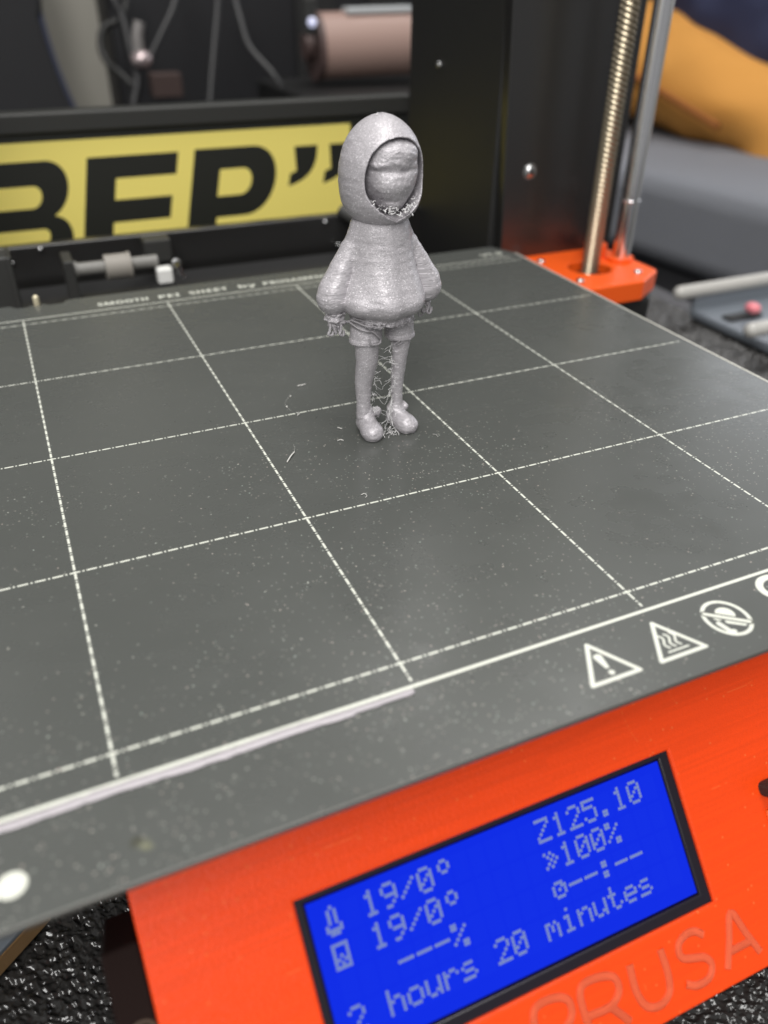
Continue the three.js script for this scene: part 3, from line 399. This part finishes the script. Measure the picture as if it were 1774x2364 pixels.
// ---------------------------------------------------------------- things behind the printer
{
  const cv = document.createElement('canvas'); cv.width = 2048; cv.height = 1024; const q = cv.getContext('2d'), k = 2048 / 260; // 260 mm x 130 mm; x from -130, y from 46 down
  q.fillStyle = '#23241f'; q.fillRect(0, 0, 2048, 1024);
  const X = x => (x + 130) * k, Y = y => (46 - y) * k, sl = 0.222; // letters lean
  q.fillStyle = '#f3e27a'; q.fillRect(X(-130), Y(33), X(109.5) - X(-130), Y(-17) - Y(33));
  q.fillStyle = '#23241f';
  const P = (x, y) => [X(x + sl * (y - 24.5)), Y(y)], poly = (...p) => { q.beginPath(); p.forEach(([x, y], i) => q[i ? 'lineTo' : 'moveTo'](...P(x, y))); q.closePath(); q.fill(); };
  const bowl = (x0, x1, y0, y1, left) => { const r = (y1 - y0) / 2, c = x1 - r * 1.1; q.beginPath(); q.moveTo(...P(x0, y1)); q.lineTo(...P(c, y1)); q.bezierCurveTo(...P(x1 + r * 0.1, y1), ...P(x1 + r * 0.1, y0), ...P(c, y0)); q.lineTo(...P(x0, y0)); q.closePath(); q.fill(); };
  // E
  poly([-30.4, 24.5], [14.6, 24.5], [14.6, 14.1], [-15.8, 14.1], [-15.8, 3.8], [13.4, 3.8], [13.4, -7.2], [-15.8, -7.2], [-15.8, -15], [16, -15], [16, -26], [-30.4, -26]);
  // P
  bowl(23.1, 72.5, -9.5, 25); poly([23.1, 25], [38.5, 25], [38.5, -26], [23.1, -26]);
  q.fillStyle = '#f3e27a'; bowl(37.6, 57, 1.2, 14.6); q.fillStyle = '#23241f';
  // B
  bowl(-90, -36, -2.6, 24.5); bowl(-90, -33, -26, -1); q.fillStyle = '#f3e27a'; bowl(-84, -50, 3.0, 13.4); bowl(-84, -46, -14.6, -7); q.fillStyle = '#23241f';
  for (const x of [77, 97.2]) { q.beginPath(); q.moveTo(X(x), Y(23.2)); q.lineTo(X(x + 13), Y(23.2)); q.bezierCurveTo(X(x + 13), Y(14), X(x + 9), Y(6), X(x - 4.5), Y(3.4)); q.lineTo(X(x - 3.2), Y(9.5)); q.lineTo(X(x + 0.5), Y(11)); q.closePath(); q.fill(); }
  q.fillStyle = '#23241f'; q.fillRect(0, Y(-17), 2048, 1024);
  q.fillStyle = '#a8914a'; q.font = `bold ${7 * k}px sans-serif`; q.fillText('LU', X(97), Y(-24));
  const t = new THREE.CanvasTexture(cv); t.colorSpace = THREE.SRGBColorSpace; t.anisotropy = 8;
  const b = thing('sign', 'black board with yellow field and bold slanted black letters behind the printer', 'sign', [0, -0.084, -0.25]);
  mesh('board', box(0.29, 0.13, 0.008, 0.0, 0.065, -0.0045, 0.001), flat(lin(0.016, 0.017, 0.014), 0.5), b);
  mesh('sign_print', new THREE.PlaneGeometry(0.26, 0.13).translate(0, 0.065, 0), flat(lin(1, 1, 1), 0.45, { map: t }), b);
  mesh('top_rail', box(0.29, 0.0095, 0.011, 0, 0.1251, -0.0035, 0.0015), flat(lin(0.028, 0.028, 0.025), 0.5), b);
}
{
  const r = thing('roll', 'rose brown glossy roll lying sideways behind the sign board', 'roll', [0.275, 0.0365, -0.665]); r.rotation.y = -0.06; r.rotation.z = 0.02;
  mesh('sheet_roll', cyl(0.029, 0.115, 0.024, 0.003, 0, 'x', 48), flat(lin(0.40, 0.27, 0.23), 0.42), r);
  mesh('end_cap', [cyl(0.0305, 0.006, -0.034, 0.003, 0, 'x', 48), cyl(0.012, 0.012, -0.04, 0.003, 0, 'x', 32)], flat(lin(0.1, 0.065, 0.06), 0.5), r);
  mesh('painted_top_highlight', box(0.07, 0.006, 0.02, 0.03, 0.0325, 0.006, 0.002), flat(lin(0.5, 0.52, 0.53), 0.3), r);  // highlight along the top of the roll, put in as a pale slab
  const s = thing('shelf', 'black low stand under the rose roll behind the sign board', 'stand', [0.3, -0.25, -0.66]);
  mesh('shelf_board', box(0.2, 0.02, 0.16, 0, 0.2445, 0, 0.002), M.blackPlastic, s);
  for (const x of [-0.08, 0.08]) mesh('upright', box(0.02, 0.8, 0.14, x, -0.166, 0, 0.002), M.blackPlastic, s);
}
{
  const c = thing('office_chair', 'black rounded chair backrest with blue piping at the upper left', 'chair', [-0.13, -0.82, -0.8]);
  const edge = [[0.1275, 0.93], [0.1245, 0.88], [0.125, 0.873], [0.1295, 0.84], [0.139, 0.80], [0.155, 0.76], [0.15, 0.70]];
  const s = new THREE.Shape(); s.moveTo(-0.3, 1.2); s.lineTo(0.1, 1.2); s.splineThru(edge.map(([x, y]) => new THREE.Vector2(x, y))); s.lineTo(-0.3, 0.66); s.closePath();
  mesh('backrest', new THREE.ExtrudeGeometry(s, { depth: 0.06, bevelThickness: 0.008, bevelSize: 0.006, bevelSegments: 4, curveSegments: 40 }).translate(0, 0, -0.07), flat(lin(0.014, 0.014, 0.016), 0.75, fine(40, 0.0004, weave)), c);
  mesh('piping', tube(edge.map(([x, y]) => [x + 0.006, y, -0.01]), 0.003, 60, 8), flat(lin(0.04, 0.05, 0.10), 0.6), c);
  mesh('seat', box(0.46, 0.09, 0.46, -0.09, 0.46, 0.2, 0.03), flat(lin(0.014, 0.014, 0.016), 0.8), c);
  mesh('gas_spring', cyl(0.03, 0.33, -0.09, 0.25, 0.2), M.blackPlastic, c);
  mesh('base', Array.from({ length: 5 }, (_, i) => box(0.3, 0.03, 0.04, 0.15, 0, 0, 0.01).rotateY(i * 1.2566).translate(-0.09, 0.07, 0.2)), M.blackPlastic, c);
  mesh('back_support', box(0.06, 0.3, 0.03, -0.09, 0.6, -0.03, 0.01), M.blackPlastic, c);
}
{
  const p = thing('cabinet', 'pale grey beige cabinet seen between the chair and the cables', 'cabinet', [0.1, -0.82, -1.08]);
  mesh('body', box(0.18, 1.5, 0.3, -0.06, 0.75, 0, 0.004), flat(lin(0.36, 0.345, 0.30), 0.7), p);
  mesh('door', box(0.168, 1.44, 0.015, -0.06, 0.75, 0.158, 0.004), flat(lin(0.36, 0.345, 0.30), 0.6), p);
  const d = thing('backdrop_case', 'tall black equipment case in the dark behind the printer', 'case', [0.36, -0.82, -0.98]);
  mesh('body', box(0.53, 1.7, 0.3, -0.025, 0.85, 0, 0.006), flat(lin(0.010, 0.010, 0.012), 0.6), d);
  for (const x of [-0.06, 0.03, 0.15]) mesh('panel_strip', box(0.05, 1.6, 0.01, x, 0.85, 0.154, 0.003), flat(lin(0.013, 0.013, 0.013), 0.6), d);
}
{
  const cable = (name, pts, r, label, cat, col, rough = 0.5) => tag(mesh(name, tube(pts, r, 80, 10), flat(col, rough)), label, cat, 'black cables in front of the pale cabinet');
  cable('cable', [[0.0668, 0.12, -0.79], [0.0698, 0.0752, -0.776], [0.0734, 0.0608, -0.763], [0.0745, 0.03, -0.745], [0.0735, 0.006, -0.728], [0.066, -0.0097, -0.717], [0.062, -0.05, -0.71]], 0.0052, 'thick black cable hanging straight in front of the pale cabinet', 'cable', lin(0.008, 0.008, 0.009));
  cable('cable', [[0.088, 0.09, -0.785], [0.0734, 0.0608, -0.766], [0.054, 0.052, -0.762], [0.048, 0.0374, -0.7575], [0.0505, 0.024, -0.748], [0.0591, 0.0153, -0.737], [0.07, 0.004, -0.726]], 0.0034, 'thinner dark cable bent into an open loop', 'cable', lin(0.014, 0.014, 0.013));
  const pl = thing('plug', 'small metal plug with rosy shine hanging on the thick cable', 'plug', [0.0815, 0.027, -0.73]);
  mesh('shell', new THREE.SphereGeometry(0.0095, 24, 16).scale(1.1, 0.9, 1), flat(lin(0.6, 0.5, 0.5), 0.25, { metalness: 0.7 }), pl);
  mesh('collar', tube([[-0.002, 0.006, 0], [-0.001, 0.02, 0], [0.003, 0.032, 0]], 0.0055, 20, 10), flat(lin(0.35, 0.33, 0.32), 0.35, { metalness: 0.5 }), pl);
  const bb = thing('small_box', 'dim reddish brown box below the plug', 'box', [0.1, -0.006, -0.72]);
  mesh('carton', box(0.03, 0.022, 0.02, 0, 0.011, 0, 0.002), flat(lin(0.05, 0.03, 0.026), 0.7), bb);
  const tubes = [[[[0.133, 0.11, -0.77], [0.1251, 0.0757, -0.751], [0.104, 0.047, -0.737], [0.086, 0.024, -0.73]], 'leaning translucent tube nearest the plug'], [[[0.172, 0.12, -0.745], [0.163, 0.0757, -0.73], [0.149, 0.03, -0.712], [0.138, -0.01, -0.70]], 'middle leaning translucent tube in the dark'], [[[0.178, 0.10, -0.74], [0.182, 0.06, -0.72], [0.186, 0.038, -0.71], [0.205, 0.012, -0.69], [0.212, -0.002, -0.685]], 'kinked translucent tube nearest the rose roll']];
  for (const [p, l] of tubes) tag(mesh('tube', tube(p, 0.0026, 50, 10), flat(lin(0.045, 0.045, 0.046), 0.35)), l, 'tube', 'translucent tubes behind the sign board');
  const led = thing('lamp', 'tiny round bluish white indicator lamp left of the roll', 'lamp', [0.2218, 0.0618, -0.62]);
  mesh('lens', new THREE.SphereGeometry(0.0042, 16, 12), new THREE.MeshStandardMaterial({ color: lin(0.5, 0.5, 0.6), emissive: lin(0.55, 0.58, 0.8), emissiveIntensity: 0.8 }), led);
  mesh('socket', box(0.012, 0.03, 0.006, 0, 0.004, -0.006, 0.002), M.darkGrey, led);
}
{ // grey bench with a seated person
  const b = thing('bench', 'grey upholstered bench under the seated person', 'bench', [1.05, -0.82, -0.75]); b.rotation.y = 0.13;
  const fab = flat(lin(0.26, 0.27, 0.30), 0.9, fine(60, 0.0008, weave));
  mesh('seat', box(0.66, 0.12, 1.3, 0.02, 0.635, -0.1, 0.03), fab, b);
  mesh('front', box(0.63, 0.56, 1.26, 0.03, 0.295, -0.1, 0.01), flat(lin(0.05, 0.05, 0.056), 0.9, fine(60, 0.0008, weave)), b);
  const P = thing('person', 'seated person in ochre trousers and a navy jacket on the bench', 'person', [0.945, 0.0114, -1.233]);
  // own axes: origin at the near hip, z along the thighs, y up
  const B = [[0.085, 0.05, -0.03, 0.13], [0.085, 0.28, -0.06, 0.125], [0.085, 0.46, -0.06, 0.12]], neck = [[0.085, 0.5, -0.06, 0.06], [0.085, 0.62, -0.04, 0.055]];
  const leg = x => [[x, 0, 0, 0.08], [x + 0.042, -0.044, 0.211, 0.071], [x + 0.083, -0.0925, 0.42, 0.056], [x + 0.09, -0.1, 0.46, 0.055], [x + 0.09, -0.43, 0.5, 0.046], [x + 0.09, -0.76, 0.5, 0.04]];
  const L1 = leg(0), L2 = leg(0.19), arm = s => [[0.085 + s * 0.18, 0.44, -0.05, 0.058], [0.085 + s * 0.21, 0.22, 0.02, 0.05], [0.14 + s * 0.08, 0.11, 0.12, 0.042], [0.15 + s * 0.05, 0.09, 0.2, 0.032]], A1 = arm(1), A2 = arm(-1);
  const limb = (c, k) => (x, y, z) => chain(x, y, z, c, k);
  const hand = (x, y, z, w) => { let d = 1e9; for (let i = 0; i < 4; i++) d = Math.min(d, cone(x, y, z, [w[0] + (i - 1.5) * 0.02, w[1] - 0.005, w[2] + 0.03, 0.012], [w[0] + (i - 1.5) * 0.023, w[1] - 0.03, w[2] + 0.115 - 0.008 * Math.abs(i - 1.4), 0.008])); return Math.min(d, cone(x, y, z, [w[0] - 0.03, w[1], w[2] + 0.01, 0.012], [w[0] - 0.055, w[1] - 0.01, w[2] + 0.06, 0.009])); };
  const body = (x, y, z) => { let d = smin(chain(x, y, z, B, 0.05), chain(x, y, z, neck, 0.02), 0.06); for (const c of [L1, L2]) d = smin(d, chain(x, y, z, c, 0.004), 0.04); for (const c of [A1, A2]) d = smin(d, smin(chain(x, y, z, c, 0.004), hand(x, y, z, c[3]), 0.012), 0.02); d = smin(d, ell(x, y, z, 0.085, 0.73, -0.02, 0.075, 0.12, 0.095), 0.04); d = smin(d, ell(x, y, z, 0.085, 0.715, 0.08, 0.017, 0.03, 0.025), 0.015); for (const c of [L1, L2]) d = smin(d, cone(x, y, z, [c[5][0], -0.785, 0.5, 0.04], [c[5][0], -0.795, 0.67, 0.033]), 0.03); return d; };
  mesh('body', net(body, [-0.2, -0.83, -0.25], [0.42, 0.88, 0.72], 0.015), flat(lin(0.45, 0.26, 0.18), 0.6), P);
  const tan = flat(lin(0.78, 0.36, 0.075), 0.85, fine(80, 0.0006, weave));
  mesh('trousers', net((x, y, z) => { let d = smin(chain(x, y, z, B.slice(0, 2), 0.08), limb(L1, 0.004)(x, y, z), 0.03); d = smin(d, limb(L2, 0.004)(x, y, z), 0.03); return Math.max(d - 0.01, y - 0.16, -0.72 - y) + 0.005 * noise(x * 14, y * 14, z * 10) + 0.006 * noise(x * 9 + z * 12, y * 26, z * 7); }, [-0.16, -0.74, -0.22], [0.42, 0.2, 0.6], 0.012), tan, P);
  mesh('seam', tube([0, 0.25, 0.5, 0.75, 1].map(t => [-0.093 + 0.083 * t, 0.03 - 0.132 * t, 0.42 * t]), 0.0055, 40, 8), flat(lin(0.3, 0.1, 0.02), 0.9), P);
  const navy = flat(lin(0.03, 0.036, 0.085), 0.85, fine(80, 0.0008, weave));
  mesh('jacket', net((x, y, z) => { let d = chain(x, y, z, B, 0.05) - 0.022; for (const c of [A1, A2]) d = smin(d, chain(x, y, z, c, 0.004) - 0.02, 0.04); d = smin(d, cone(x, y, z, [0.13, 0.11, 0.0, 0.11], [0.175, -0.015, 0.46, 0.115]), 0.04); d = Math.max(d, y - 0.53, -0.06 - y); return d + 0.02 * noise(x * 12, y * 12 + z * 5, z * 9) + 0.008 * noise(x * 25, y * 25, z * 25); }, [-0.22, -0.08, -0.24], [0.46, 0.56, 0.62], 0.013), navy, P);
  mesh('hair', net((x, y, z) => Math.max(ell(x, y, z, 0.085, 0.755, -0.035, 0.088, 0.118, 0.105), z - 0.02 - Math.max(0, y - 0.8) * 2), [-0.02, 0.6, -0.16], [0.19, 0.9, 0.1], 0.01), flat(lin(0.02, 0.014, 0.01), 0.7), P);
}
{ // grey tool tray on the mat, right
  const t = thing('tool_tray', 'blue grey tool tray with two pale rails right of the printer', 'tray', [0.36, -0.0775, -0.135]);
  mesh('tray', [box(0.15, 0.006, 0.075, 0.02, 0.003, 0.002, 0.002), box(0.15, 0.012, 0.004, 0.02, 0.009, -0.034, 0.001)], flat(lin(0.17, 0.19, 0.215), 0.4), t);
  for (const [z, x0] of [[-0.034, -0.067], [0.03, -0.073]]) mesh('rail', new THREE.CapsuleGeometry(0.0042, 0.16, 6, 16).rotateZ(Math.PI / 2).translate(x0 + 0.08, 0.0175, z), flat(lin(0.46, 0.45, 0.42), 0.4), t);
  mesh('slot', [box(0.026, 0.003, 0.008, -0.037, 0.0065, -0.01, 0.001), box(0.05, 0.003, 0.014, 0.01, 0.0065, 0.0, 0.001)], M.blackPlastic, t);
  const k = thing('marker_cap', 'small pink cap lying in the tool tray', 'cap', [0.3265, -0.0685, -0.142]); mesh('cap', new THREE.SphereGeometry(0.0042, 16, 12).scale(1, 0.8, 1.2).translate(0, 0.0034, 0), flat(lin(0.75, 0.22, 0.25), 0.4), k);
}
{ // ceiling lamps above, outside the frame: they light the place and shine on the rods and bolts
  const where = ['left', 'right', 'rear'];
  LAMPS.forEach(([x, y, z, w, d, s, tilt], i) => {
    const t = thing('ceiling_light', ['white ceiling light panel to the left above the printer', 'white ceiling light panel straight above the printer', 'white ceiling light panel behind the printer'][i], 'ceiling light', [x, y, z], 'ceiling light panels'); t.rotation.x = tilt;
    mesh('housing', box(w + 0.04, 0.05, d + 0.04, 0, 0.028, 0, 0.004), M.white, t);
    mesh('diffuser', new THREE.PlaneGeometry(w, d).rotateX(Math.PI / 2).translate(0, -0.0005, 0), new THREE.MeshStandardMaterial({ color: lin(0.8, 0.8, 0.8), emissive: lin(1, 0.97, 0.93), emissiveIntensity: 1 }), t);
  });
}
renderer.render(scene, camera);
